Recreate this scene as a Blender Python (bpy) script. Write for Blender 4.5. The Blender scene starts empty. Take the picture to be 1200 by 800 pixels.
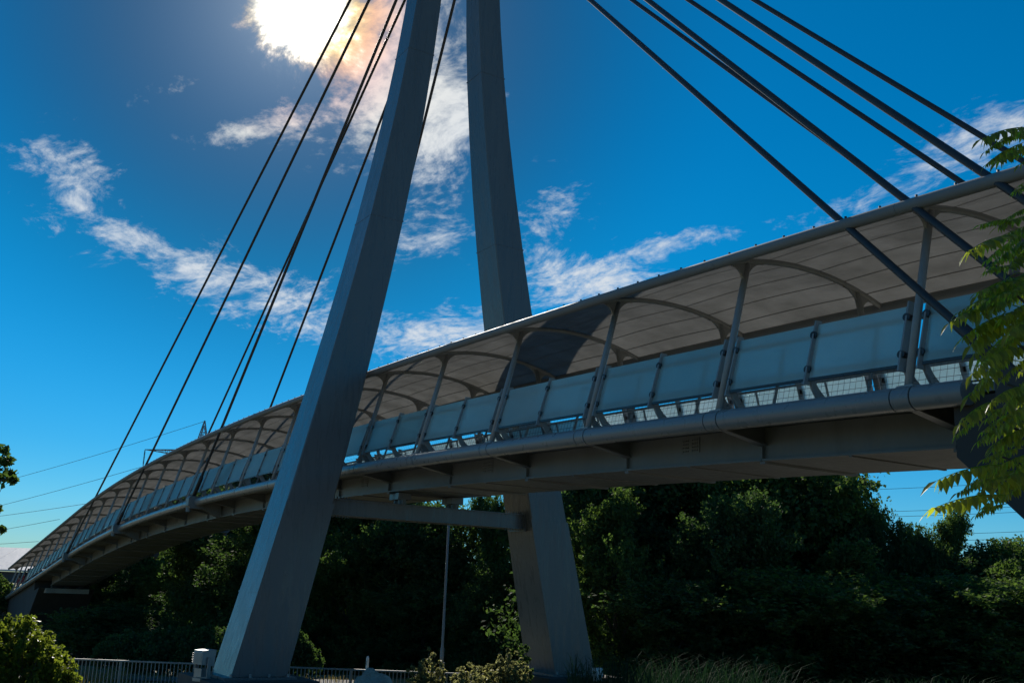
import bpy, math, random
import numpy as np
from mathutils import Vector, Matrix
random.seed(7); rng = np.random.default_rng(11)
scn = bpy.context.scene
col = scn.collection
R = math.radians

# ------------------------------------------------------------------ camera
S = 1.25                       # metres per survey unit
ZT0 = 6.0                      # height of the deck edge tube at mid bridge
def T(x, y, z): return Vector((x*S, y*S, ZT0 + z*S))
PITCH, ROLL, YAW, FPX = 0.24087, 0.03779, 1.02121, 1201.3
CAM = T(20.637, -11.2525, -2.776)
fwd_h = Vector((-math.sin(YAW), math.cos(YAW), 0)); c_right = Vector((math.cos(YAW), math.sin(YAW), 0)); UPV = Vector((0, 0, 1))
c_f = fwd_h*math.cos(PITCH) + UPV*math.sin(PITCH); c_u = -fwd_h*math.sin(PITCH) + UPV*math.cos(PITCH)
r_x = c_right*math.cos(ROLL) + c_u*math.sin(ROLL)
r_y = -c_right*math.sin(ROLL) + c_u*math.cos(ROLL)
def ray(px, py): return r_x*((px-600)/FPX) + r_y*((400-py)/FPX) + c_f
def at(px, py, q):             # point on a pixel's ray at horizontal distance q along the view heading
    d = ray(px, py); return CAM + d*(q/d.dot(fwd_h))
cd = bpy.data.cameras.new('camera'); cam = bpy.data.objects.new('camera', cd); col.objects.link(cam)
cd.sensor_width = 36; cd.lens = 36*FPX/1200; cd.clip_end = 5000; cd.clip_start = .1
cam.matrix_world = Matrix(((r_x.x, r_y.x, -c_f.x, CAM.x), (r_x.y, r_y.y, -c_f.y, CAM.y), (r_x.z, r_y.z, -c_f.z, CAM.z), (0, 0, 0, 1)))
scn.camera = cam

# ------------------------------------------------------------------ light
SUN = ray(352, 2).normalized()
SUN_EL = math.asin(SUN.z); SUN_AZ = math.atan2(SUN.x, SUN.y)
sl = bpy.data.lights.new('sun', 'SUN'); sl.energy = 4.2; sl.angle = R(.53); sl.color = (1, .93, .82)
so = bpy.data.objects.new('sun', sl); col.objects.link(so)
so.rotation_euler = SUN.to_track_quat('Z', 'Y').to_euler()
scn.view_settings.view_transform = 'Standard'; scn.view_settings.look = 'None'
scn.cycles.max_bounces = 6; scn.cycles.diffuse_bounces = 3; scn.cycles.glossy_bounces = 3; scn.cycles.transmission_bounces = 4; scn.cycles.use_adaptive_sampling = True; scn.cycles.adaptive_threshold = .02; scn.cycles.use_denoising = True
scn.view_settings.exposure = 0.45; scn.view_settings.gamma = 1

world = bpy.data.worlds.new('World'); scn.world = world; world.use_nodes = True
class NT:
    def __init__(s, tree): s.t = tree; s.n = tree.nodes; s.l = tree.links
    def add(s, kind, **kw):
        n = s.n.new(kind)
        for k, v in kw.items(): setattr(n, k, v)
        return n
    def link(s, a, b): s.l.new(a, b)
    def put(s, sock, v):
        if isinstance(v, bpy.types.NodeSocket): s.l.new(v, sock)
        else:
            try: sock.default_value = v
            except Exception: sock.default_value = (*v, 1)
    def math(s, op, a, b=0.0, c=None, clamp=False):
        n = s.add('ShaderNodeMath', operation=op, use_clamp=clamp); s.put(n.inputs[0], a); s.put(n.inputs[1], b)
        if c is not None: s.put(n.inputs[2], c)
        return n.outputs[0]
    def vmath(s, op, a, b=(0, 0, 0)):
        n = s.add('ShaderNodeVectorMath', operation=op); s.put(n.inputs[0], a)
        if op == 'SCALE': s.put(n.inputs[3], b)
        else: s.put(n.inputs[1], b)
        return n.outputs['Value'] if op in ('DOT_PRODUCT', 'LENGTH') else n.outputs[0]
    def mix(s, f, a, b, mode='MIX'):
        n = s.add('ShaderNodeMix', data_type='RGBA', blend_type=mode); s.put(n.inputs[0], f); s.put(n.inputs[6], a); s.put(n.inputs[7], b)
        return n.outputs[2]
    def ramp(s, f, stops, interp='LINEAR'):
        n = s.add('ShaderNodeValToRGB'); s.put(n.inputs[0], f); cr = n.color_ramp; cr.interpolation = interp
        while len(cr.elements) < len(stops): cr.elements.new(.5)
        for e, (p, c) in zip(cr.elements, stops): e.position = p; e.color = (*c, 1) if len(c) == 3 else c
        return n.outputs[0]
    def rng(s, v, a, b, c=0.0, d=1.0, smooth=True):
        n = s.add('ShaderNodeMapRange', interpolation_type='SMOOTHSTEP' if smooth else 'LINEAR'); s.put(n.inputs[0], v)
        for i, q in enumerate((a, b, c, d)): s.put(n.inputs[1+i], q)
        return n.outputs[0]
    def noise(s, vec, scale, detail=5, rough=.55, dist=0.0):
        n = s.add('ShaderNodeTexNoise'); s.put(n.inputs['Vector'], vec) if vec is not None else None
        n.inputs['Scale'].default_value = scale; n.inputs['Detail'].default_value = detail
        n.inputs['Roughness'].default_value = rough; n.inputs['Distortion'].default_value = dist
        return n

def build_world():
    t = NT(world.node_tree); t.n.clear()
    out = t.add('ShaderNodeOutputWorld'); bg = t.add('ShaderNodeBackground')
    sky = t.add('ShaderNodeTexSky', sky_type='NISHITA', sun_disc=False)
    sky.sun_elevation = SUN_EL; sky.sun_rotation = SUN_AZ
    sky.air_density = 1.0; sky.dust_density = 0.0; sky.ozone_density = 3.0; sky.altitude = 0
    gen = t.add('ShaderNodeTexCoord').outputs['Generated']
    d = t.vmath('NORMALIZE', gen)
    # deep saturated blue of the clear air
    hs = t.add('ShaderNodeHueSaturation'); hs.inputs['Saturation'].default_value = 1.45; hs.inputs['Hue'].default_value = .487; hs.inputs['Value'].default_value = 1.0
    t.link(sky.outputs[0], hs.inputs['Color'])
    gm = t.add('ShaderNodeGamma'); gm.inputs[1].default_value = 1.0; t.link(hs.outputs[0], gm.inputs[0])
    sz = t.add('ShaderNodeSeparateXYZ'); t.put(sz.inputs[0], d)
    base = t.mix(1.0, gm.outputs[0], t.ramp(sz.outputs[2], [(0.0, (.26, .42, .62)), (.12, (.13, .44, .62)), (.3, (.06, .55, .63)), (1, (.07, .58, .63))]), 'MULTIPLY')
    ang = t.math('MULTIPLY', t.math('ARCCOSINE', t.math('MINIMUM', t.vmath('DOT_PRODUCT', d, tuple(SUN)), .999999)), 180/math.pi)
    base = t.vmath('SCALE', base, t.rng(ang, 7, 25, .42, 1.0))            # the sky deepens round the veil of bright air at the sun
    # clouds: thin high cirrus on a plane overhead, wisps by domain-warped noise
    sx = t.add('ShaderNodeSeparateXYZ'); t.put(sx.inputs[0], d)
    zc = t.math('MAXIMUM', sx.outputs[2], .03)
    pl = t.vmath('SCALE', d, t.math('DIVIDE', 1.0, t.math('ADD', zc, .12)))
    warp = t.noise(pl, 2.2, 2, .6); wv = t.vmath('SCALE', t.vmath('SUBTRACT', warp.outputs['Color'], (.5, .5, .5)), .22)
    pw = t.vmath('ADD', pl, wv)
    mp = t.add('ShaderNodeMapping'); mp.inputs['Rotation'].default_value = (0, 0, R(-25)); mp.inputs['Scale'].default_value = (1, 1.5, 1); t.put(mp.inputs[0], pw)
    n1 = t.noise(mp.outputs[0], 7.0, 8, .68).outputs['Fac']
    n2 = t.noise(mp.outputs[0], 26, 4, .65).outputs['Fac']
    big = t.noise(pl, 1.1, 1, .5).outputs['Fac']
    tex = t.math('ADD', t.math('MULTIPLY', n1, .66), t.math('MULTIPLY', n2, .34))
    # where the banks of cloud lie: direction of the bank, half widths, tilt (deg), weight
    banks = [ (88, 220, 66, 44, -45, .92), (165, 280, 60, 18, -15, .42), (240, 325, 62, 38, -15, .98), (345, 352, 60, 34, -5, .9), (470, 395, 95, 26, -2, .9), (560, 385, 60, 30, 0, .6),
             (500, 60, 65, 110, -5, 1.0), (515, 190, 55, 90, -25, .72), (430, 150, 90, 40, 10, .8), (345, -5, 55, 50, 0, 2.0), (415, 25, 45, 60, 0, 1.3), (265, 160, 45, 12, 8, .6), (205, 102, 42, 10, 14, .6), (320, 140, 60, 20, 15, .45),
             (700, 330, 90, 32, 4, 1.15), (790, 285, 60, 14, 14, .7), (640, 250, 40, 70, -35, .6), (500, 285, 60, 20, 18, .75), (900, 262, 60, 10, 12, .4),
             (1060, 215, 110, 34, 22, .66), (1180, 150, 90, 38, 20, .72), (20, 170, 40, 10, 0, .2)]
    tot = None
    for (px, py, wx, wy, tilt, wt) in banks:
        c = ray(px, py).normalized()
        a = (r_x*math.cos(R(tilt)) + r_y*math.sin(R(tilt))); b = (-r_x*math.sin(R(tilt)) + r_y*math.cos(R(tilt)))
        a = (a - c*a.dot(c)).normalized(); b = (b - c*b.dot(c)).normalized()
        mpn = t.add('ShaderNodeMapping', vector_type='TEXTURE'); t.put(mpn.inputs[0], d)
        mpn.inputs['Location'].default_value = tuple(c); mpn.inputs['Rotation'].default_value = Matrix((a, b, a.cross(b))).transposed().to_euler(); mpn.inputs['Scale'].default_value = (wx/FPX*1.07, wy/FPX*1.07, .35)
        tot = t.math('MULTIPLY_ADD', t.math('POWER', math.exp(-1), t.vmath('DOT_PRODUCT', mpn.outputs[0], mpn.outputs[0])), wt, 0.0 if tot is None else tot)
    away = t.rng(t.vmath('DOT_PRODUCT', d, tuple(c_f)), .72, .80, .7, 0.0)     # beyond the banks in view the sky goes on with scattered cirrus
    cover = t.math('ADD', t.math('MINIMUM', tot, 1.3), t.math('MULTIPLY', t.rng(big, .42, .64), away))
    th = t.math('SUBTRACT', .655, t.math('MULTIPLY', cover, .27))
    dens = t.rng(t.math('SUBTRACT', tex, th), -.03, .29)
    dens = t.math('MULTIPLY', dens, t.rng(cover, .02, .3))
    # light scattered forward through cloud close to the sun, with an iridescent rim
    glow = t.math('EXPONENT', t.math('MULTIPLY', t.math('POWER', t.math('DIVIDE', t.math('MULTIPLY', ang, t.math('MULTIPLY_ADD', tex, -2.6, 2.3)), 1.35), 2.0), -1.0))
    aure = t.math('EXPONENT', t.math('MULTIPLY', ang, -.16))
    ccol = t.ramp(t.math('DIVIDE', ang, 12.0), [(0, (1, 1, 1)), (.17, (1, .96, .75)), (.235, (1, .62, .10)), (.32, (1, .52, .26)), (.44, (.97, .72, .66)), (.62, (.92, .92, .88)), (1, (.9, .95, 1))])
    amp = t.math('ADD', 5.8, t.math('MULTIPLY', aure, 2.5))
    ccol = t.mix(1.0, ccol, t.vmath('SCALE', (1, 1, 1), amp), 'MULTIPLY')
    c1 = t.mix(t.math('MULTIPLY', dens, .93), base, ccol)
    gl = t.vmath('SCALE', (1, .97, .9), t.math('MULTIPLY', t.math('MULTIPLY', glow, 120.0), t.math('ADD', t.math('MULTIPLY', dens, .8), .2)))
    ha = t.vmath('SCALE', (.9, .97, 1.0), t.math('MULTIPLY', t.math('EXPONENT', t.math('MULTIPLY', ang, -.26)), 3.0))
    fin = t.vmath('ADD', t.vmath('ADD', c1, gl), ha)
    t.put(bg.inputs[0], fin); bg.inputs[1].default_value = 0.1
    t.link(bg.outputs[0], out.inputs[0])
build_world()
world.cycles.sampling_method = 'MANUAL'; world.cycles.sample_map_resolution = 512

# ------------------------------------------------------------------ materials
MATS = {}
def pmat(name, c, rough=.5, metal=0.0, var=.12, scale=3.0, bump=0.0, bscale=40, dirt=None, streak=0, spec=.5, coat=0):
    m = bpy.data.materials.new(name); m.use_nodes = True; t = NT(m.node_tree); b = t.n['Principled BSDF']
    oc = t.add('ShaderNodeTexCoord').outputs['Object']
    vec = oc
    if streak:
        mp = t.add('ShaderNodeMapping'); mp.inputs['Scale'].default_value = (1, 1, streak); t.put(mp.inputs[0], oc); vec = mp.outputs[0]
    n = t.noise(vec, scale, 6, .6).outputs['Fac']; n2 = t.noise(vec, scale*7, 4, .6).outputs['Fac']
    f = t.math('ADD', t.math('MULTIPLY', n, .65), t.math('MULTIPLY', n2, .35))
    lo = tuple(x*(1-var*2) for x in c); hi = tuple(min(1, x*(1+var*2)) for x in c)
    cc = t.ramp(f, [(.3, lo), (.7, hi)])
    if dirt:
        dn = t.rng(t.noise(vec, scale*.6, 8, .7).outputs['Fac'], .52, .72, 0, .7); cc = t.mix(dn, cc, (*dirt, 1))
    t.put(b.inputs['Base Color'], cc)
    t.put(b.inputs['Roughness'], t.rng(n2, .3, .7, max(0, rough-.1), min(1, rough+.1), False)); b.inputs['Metallic'].default_value = metal
    b.inputs['Specular IOR Level'].default_value = spec
    if bump:
        bp = t.add('ShaderNodeBump'); bp.inputs['Strength'].default_value = bump; bp.inputs['Distance'].default_value = .02
        t.put(bp.inputs['Height'], t.noise(vec, bscale, 5, .6).outputs['Fac']); t.link(bp.outputs[0], b.inputs['Normal'])
    MATS[name] = m; return m
def leafmat(name, c, tr, mixf=.45, rough=.45, var=.35, spec=.12):
    m = bpy.data.materials.new(name); m.use_nodes = True; t = NT(m.node_tree); t.n.clear()
    out = t.add('ShaderNodeOutputMaterial'); b = t.add('ShaderNodeBsdfPrincipled'); tl = t.add('ShaderNodeBsdfTranslucent'); mx = t.add('ShaderNodeMixShader')
    oc = t.add('ShaderNodeTexCoord').outputs['Object']; g = t.add('ShaderNodeNewGeometry')
    ri = g.outputs['Random Per Island']; n = t.noise(oc, .9, 3, .5).outputs['Fac']
    f = t.math('ADD', t.math('MULTIPLY', ri, .6), t.math('MULTIPLY', n, .4))
    def rr(c):
        return t.ramp(f, [(.15, (c[0]*(1-var), c[1]*(1-var), c[2]*(1-var*.5))), (.55, c), (.9, (min(1, c[0]*(1+var*1.6)), min(1, c[1]*(1+var)), c[2]*1.1))])
    t.put(b.inputs['Base Color'], rr(c)); b.inputs['Roughness'].default_value = rough; b.inputs['Specular IOR Level'].default_value = spec
    t.put(tl.inputs[0], rr(tr)); mx.inputs[0].default_value = mixf
    t.link(b.outputs[0], mx.inputs[1]); t.link(tl.outputs[0], mx.inputs[2]); t.link(mx.outputs[0], out.inputs[0]); MATS[name] = m; return m
M_STEEL = pmat('painted_steel', (.115, .12, .125), .30, var=.055, scale=.9, bump=.03, bscale=50, streak=.12, dirt=(.098, .099, .10))
M_TUBE = pmat('tube_paint', (.20, .205, .21), .32, var=.04, scale=.6)
M_EDGE = pmat('canopy_edge_paint', (.20, .205, .21), .6, var=.05, scale=.6, spec=.12)
M_GIRD = pmat('girder_paint', (.145, .152, .155), .45, var=.1, scale=.9, bump=.04, dirt=(.09, .088, .084), streak=.35)
M_RIB = pmat('canopy_steel', (.26, .265, .27), .4, var=.06)
M_DARK = pmat('black_fitting', (.02, .02, .025), .35, var=.1)
M_CABLE = pmat('cable_sheath', (.03, .027, .03), .55, var=.12, scale=8)
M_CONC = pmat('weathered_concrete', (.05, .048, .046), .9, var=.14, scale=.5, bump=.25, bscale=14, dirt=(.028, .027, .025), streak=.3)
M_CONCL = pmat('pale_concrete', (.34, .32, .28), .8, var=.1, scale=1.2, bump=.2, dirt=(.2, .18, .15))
M_SEAM = pmat('seam_tape', (.14, .13, .12), .7, var=.1)
M_GALV = pmat('galvanised_steel', (.30, .31, .31), .45, metal=.5, var=.1, scale=6)
M_RAIL = pmat('railing_paint', (.22, .225, .215), .5, var=.12, scale=6, dirt=(.16, .13, .1))
M_WIRE = pmat('wire', (.10, .11, .12), .45, metal=.4, var=.05)
M_ASPH = pmat('asphalt', (.05, .05, .052), .9, var=.15, scale=2, bump=.3, bscale=120)
M_ROCK = pmat('rock', (.36, .32, .27), .9, var=.25, scale=3, bump=.7, bscale=9)
M_WHITE = pmat('white_paint', (.7, .7, .68), .6, var=.08, scale=6, dirt=(.4, .38, .33))
M_BARK = pmat('bark', (.07, .055, .042), .9, var=.3, scale=8, bump=.6, bscale=25, streak=.3)
M_ROOFP = pmat('pale_roofing', (.62, .6, .6), .5, var=.06, scale=.4)
M_WALLP = pmat('building_wall', (.12, .08, .07), .8, var=.1)
M_LATT = pmat('lattice_steel', (.22, .23, .25), .6, metal=.3, var=.08)
M_BOUNCE_PATH = pmat('bounce_paving', (.25, .23, .195), .85, var=.08, scale=1.5, bump=.2, dirt=(.19, .17, .14))
M_GRASSG = pmat('grass_ground', (.14, .13, .055), .95, var=.4, scale=.35, bump=.6, bscale=18, dirt=(.09, .075, .03))
def fabric():
    m = bpy.data.materials.new('membrane_fabric'); m.use_nodes = True; t = NT(m.node_tree); t.n.clear()
    out = t.add('ShaderNodeOutputMaterial'); d = t.add('ShaderNodeBsdfPrincipled'); tl = t.add('ShaderNodeBsdfTranslucent'); mx = t.add('ShaderNodeMixShader')
    oc = t.add('ShaderNodeTexCoord').outputs['Object']
    f = t.noise(oc, 1.1, 7, .6).outputs['Fac']
    mpf = t.add('ShaderNodeMapping'); mpf.inputs['Scale'].default_value = (.35, 1.6, 1); t.put(mpf.inputs[0], oc); bp = t.add('ShaderNodeBump'); bp.inputs['Strength'].default_value = .5; bp.inputs['Distance'].default_value = .05
    t.put(bp.inputs['Height'], t.noise(mpf.outputs[0], 2.2, 4, .55, .8).outputs['Fac']); t.link(bp.outputs[0], d.inputs['Normal']); t.link(bp.outputs[0], tl.inputs['Normal'])
    t.put(d.inputs['Base Color'], t.ramp(f, [(.3, (.33, .32, .30)), (.7, (.42, .41, .385))])); d.inputs['Roughness'].default_value = .85; d.inputs['Specular IOR Level'].default_value = 0
    t.put(tl.inputs[0], t.ramp(f, [(.3, (.070, .069, .063)), (.7, (.128, .126, .117))])); mx.inputs[0].default_value = .6
    t.link(d.outputs[0], mx.inputs[1]); t.link(tl.outputs[0], mx.inputs[2]); t.link(mx.outputs[0], out.inputs[0]); return m
M_FAB = fabric()
def frosted():
    m = bpy.data.materials.new('frosted_glass'); m.use_nodes = True; t = NT(m.node_tree); t.n.clear()
    out = t.add('ShaderNodeOutputMaterial'); d = t.add('ShaderNodeBsdfPrincipled'); tl = t.add('ShaderNodeBsdfTranslucent'); rf = t.add('ShaderNodeBsdfRefraction'); mx = t.add('ShaderNodeMixShader'); m2 = t.add('ShaderNodeMixShader')
    oc = t.add('ShaderNodeTexCoord').outputs['Object']; f = t.noise(oc, 1.6, 6, .6).outputs['Fac']; f2 = t.noise(oc, 90, 3, .7).outputs['Fac']
    ff = t.math('ADD', t.math('ADD', t.math('MULTIPLY', f, .6), t.math('MULTIPLY', f2, .4)), t.math('MULTIPLY_ADD', t.add('ShaderNodeObjectInfo').outputs['Random'], .5, -.25))
    t.put(d.inputs['Base Color'], t.ramp(ff, [(.3, (.36, .45, .45)), (.7, (.46, .55, .54))])); d.inputs['Roughness'].default_value = .14
    t.put(tl.inputs[0], t.ramp(ff, [(.2, (.70, .84, .84)), (.8, (.88, .97, .96))]))
    t.put(rf.inputs['Color'], t.ramp(ff, [(.2, (.70, .83, .82)), (.8, (.90, .98, .96))])); rf.inputs['Roughness'].default_value = .55; rf.inputs['IOR'].default_value = 1.12
    mx.inputs[0].default_value = .5; t.link(tl.outputs[0], mx.inputs[1]); t.link(rf.outputs[0], mx.inputs[2])
    m2.inputs[0].default_value = .72; t.link(d.outputs[0], m2.inputs[1]); t.link(mx.outputs[0], m2.inputs[2])
    t.link(m2.outputs[0], out.inputs[0]); return m
M_GLASS = frosted()
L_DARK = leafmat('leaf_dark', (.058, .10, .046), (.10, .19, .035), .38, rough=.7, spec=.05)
L_MID = leafmat('leaf_mid', (.066, .11, .044), (.13, .23, .035), .40, rough=.65, spec=.06)
L_OLIVE = leafmat('leaf_olive', (.15, .17, .085), (.40, .42, .15), .5)
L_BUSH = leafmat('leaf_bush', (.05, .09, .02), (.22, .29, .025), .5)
L_ASH = leafmat('leaf_pinnate', (.07, .11, .02), (.52, .62, .04), .6, rough=.36, spec=.5, var=.45)
L_GRASS = leafmat('grass_blade', (.022, .052, .026), (.018, .05, .018), .3, rough=.85)
L_DRY = leafmat('grass_dry', (.16, .14, .05), (.22, .18, .05), .4)

# ------------------------------------------------------------------ mesh helpers
class MB:
    def __init__(s): s.v = []; s.f = []
    def poly(s, pts, faces):
        o = len(s.v); s.v += [tuple(p) for p in pts]; s.f += [tuple(i+o for i in f) for f in faces]; return s
    def hexa(s, a):            # 8 corners: bottom ring 0-3, top ring 4-7
        return s.poly(a, [(3, 2, 1, 0), (4, 5, 6, 7), (0, 1, 5, 4), (1, 2, 6, 5), (2, 3, 7, 6), (3, 0, 4, 7)])
    def box(s, x0, x1, y0, y1, z0, z1):
        return s.hexa([(x0, y0, z0), (x1, y0, z0), (x1, y1, z0), (x0, y1, z0), (x0, y0, z1), (x1, y0, z1), (x1, y1, z1), (x0, y1, z1)])
    def prism(s, prof, off):   # extrude planar polygon of 3d points by vector off
        n = len(prof); P = [Vector(p) for p in prof]; off = Vector(off)
        return s.poly([*P, *[p+off for p in P]], [tuple(range(n-1, -1, -1)), tuple(range(n, 2*n))]+[(i, (i+1) % n, n+(i+1) % n, n+i) for i in range(n)])
    def tube(s, pts, rad, n=8, caps=True):
        pts = [Vector(p) for p in pts]; m = len(pts)
        rad = rad if hasattr(rad, '__len__') else [rad]*m
        o = len(s.v); ref = None
        for i, p in enumerate(pts):
            d = (pts[min(i+1, m-1)]-pts[max(i-1, 0)])
            d = d.normalized() if d.length > 1e-9 else Vector((0, 0, 1))
            if ref is None: ref = Vector((0, 0, 1)) if abs(d.z) < .9 else Vector((1, 0, 0))
            a = d.cross(ref).normalized(); b = d.cross(a).normalized(); ref = -b if ref.dot(-b) > 0 else b
            a = d.cross(ref).normalized(); b = d.cross(a)
            for k in range(n):
                t = 2*math.pi*k/n; q = p + a*(math.cos(t)*rad[i]) + b*(math.sin(t)*rad[i]); s.v.append(tuple(q))
        for i in range(m-1):
            for k in range(n):
                s.f.append((o+i*n+k, o+i*n+(k+1) % n, o+(i+1)*n+(k+1) % n, o+(i+1)*n+k))
        if caps: s.f.append(tuple(o+k for k in range(n-1, -1, -1))); s.f.append(tuple(o+(m-1)*n+k for k in range(n)))
        return s
    def beam(s, a, b, w, h, up=(0, 0, 1)):
        a = Vector(a); b = Vector(b); d = (b-a).normalized(); sd = d.cross(Vector(up)).normalized(); u = sd.cross(d)
        sd *= w/2; u *= h/2
        return s.hexa([a-sd-u, a+sd-u, b+sd-u, b-sd-u, a-sd+u, a+sd+u, b+sd+u, b-sd+u])
    def mesh(s, name, mat, smooth=False):
        me = bpy.data.meshes.new(name); me.from_pydata(s.v, [], s.f); me.update()
        if mat: me.materials.append(mat)
        if smooth:
            for p in me.polygons: p.use_smooth = True
            if smooth == 'auto' and hasattr(me, 'set_sharp_from_angle'): me.set_sharp_from_angle(angle=R(38))
        return me
    def build(s, name, mat, parent=None, smooth=False, loc=None): return link(name, s.mesh(name, mat, smooth), parent, loc)
def link(name, me, parent=None, loc=None, rz=0, sc=None):
    o = bpy.data.objects.new(name, me); col.objects.link(o)
    if parent is not None: o.parent = parent
    if loc is not None: o.location = loc
    if rz: o.rotation_euler[2] = rz
    if sc is not None: o.scale = sc
    return o
def thing(name, label, cat, loc=(0, 0, 0), group=None, rz=0):
    o = link(name, None, None, loc, rz); tag(o, label, cat, group); o.empty_display_size = .3; return o
def tag(o, label, cat, group=None):
    o['label'] = label; o['category'] = cat
    if group: o['group'] = group
    return o
def fast_mesh(name, V, F, mat, mids=None):
    V = np.asarray(V, np.float32).reshape(-1, 3); F = np.asarray(F, np.int32); k = F.shape[1]
    me = bpy.data.meshes.new(name); me.vertices.add(len(V)); me.vertices.foreach_set('co', V.ravel())
    me.loops.add(F.size); me.loops.foreach_set('vertex_index', F.ravel())
    me.polygons.add(len(F)); me.polygons.foreach_set('loop_start', np.arange(0, F.size, k, dtype=np.int32))
    me.polygons.foreach_set('loop_total', np.full(len(F), k, np.int32)); me.update(calc_edges=True)
    for m in (mat if isinstance(mat, (list, tuple)) else [mat]): me.materials.append(m)
    return me

# ------------------------------------------------------------------ ground
def hq(x, y): return (x-CAM.x)*fwd_h.x + (y-CAM.y)*fwd_h.y
def sstep(a, b, v):
    v = max(0, min(1, (v-a)/(b-a))); return v*v*(3-2*v)
def ground_z(x, y):
    q = hq(x, y)
    z = .93*(1-sstep(4, 24, q)) - 1.15*sstep(25, 33, q) - 1.6*sstep(36, 75, q)
    z += 4.2*sstep(-76, -92, x)*(1-sstep(30, 60, abs(y)))          # the bank the far ramp lands on
    z += 4.3*sstep(20, 34, x)*(1-sstep(4, 9, abs(y)))              # the bank behind the near abutment
    z += .12*math.sin(x*.37+1)*math.cos(y*.29) + .06*math.sin(x*.9+y*.7)
    return z
def build_ground():
    xs = np.concatenate([[-3000, -1200, -500, -250, -160], np.arange(-120, 60, 2.0), [70, 90, 130, 250, 600, 1500, 3000]])
    ys = np.concatenate([[-3000, -1200, -500, -200, -90], np.arange(-60, 80, 2.0), [90, 120, 200, 400, 900, 1600, 3000]])
    V = [(x, y, ground_z(x, y) if abs(x) < 200 and abs(y) < 200 else -2.7) for y in ys for x in xs]; nx = len(xs)
    F = [(j*nx+i, j*nx+i+1, (j+1)*nx+i+1, (j+1)*nx+i) for j in range(len(ys)-1) for i in range(nx-1)]
    o = link('ground', fast_mesh('ground', V, F, M_GRASSG)); o['kind'] = 'structure'
    for p in o.data.polygons: p.use_smooth = True
    m = MB(); n = 60
    for (q0, q1, off, mat, nm) in ((40, 47, .06, M_ASPH, 'road'), (15, 29, .05, M_BOUNCE_PATH, 'bounce_path')):  # the pale path is unseen, added to bounce sunlight onto bridge and trees
        m = MB()
        P = []
        for i in range(n):
            l = (-110 if nm == "road" else -40)+i*(4 if nm == "road" else 1.5)
            for q in (q0, q0+(q1-q0)*.35, q0+(q1-q0)*.7, q1):
                b = CAM + fwd_h*q + c_right*l; P.append((b.x, b.y, ground_z(b.x, b.y)+off))
        m.poly(P, [(4*i+j, 4*i+j+1, 4*i+j+5, 4*i+j+4) for i in range(n-1) for j in range(3)])
        m.build(nm, mat)['kind'] = 'structure'
build_ground()

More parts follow.
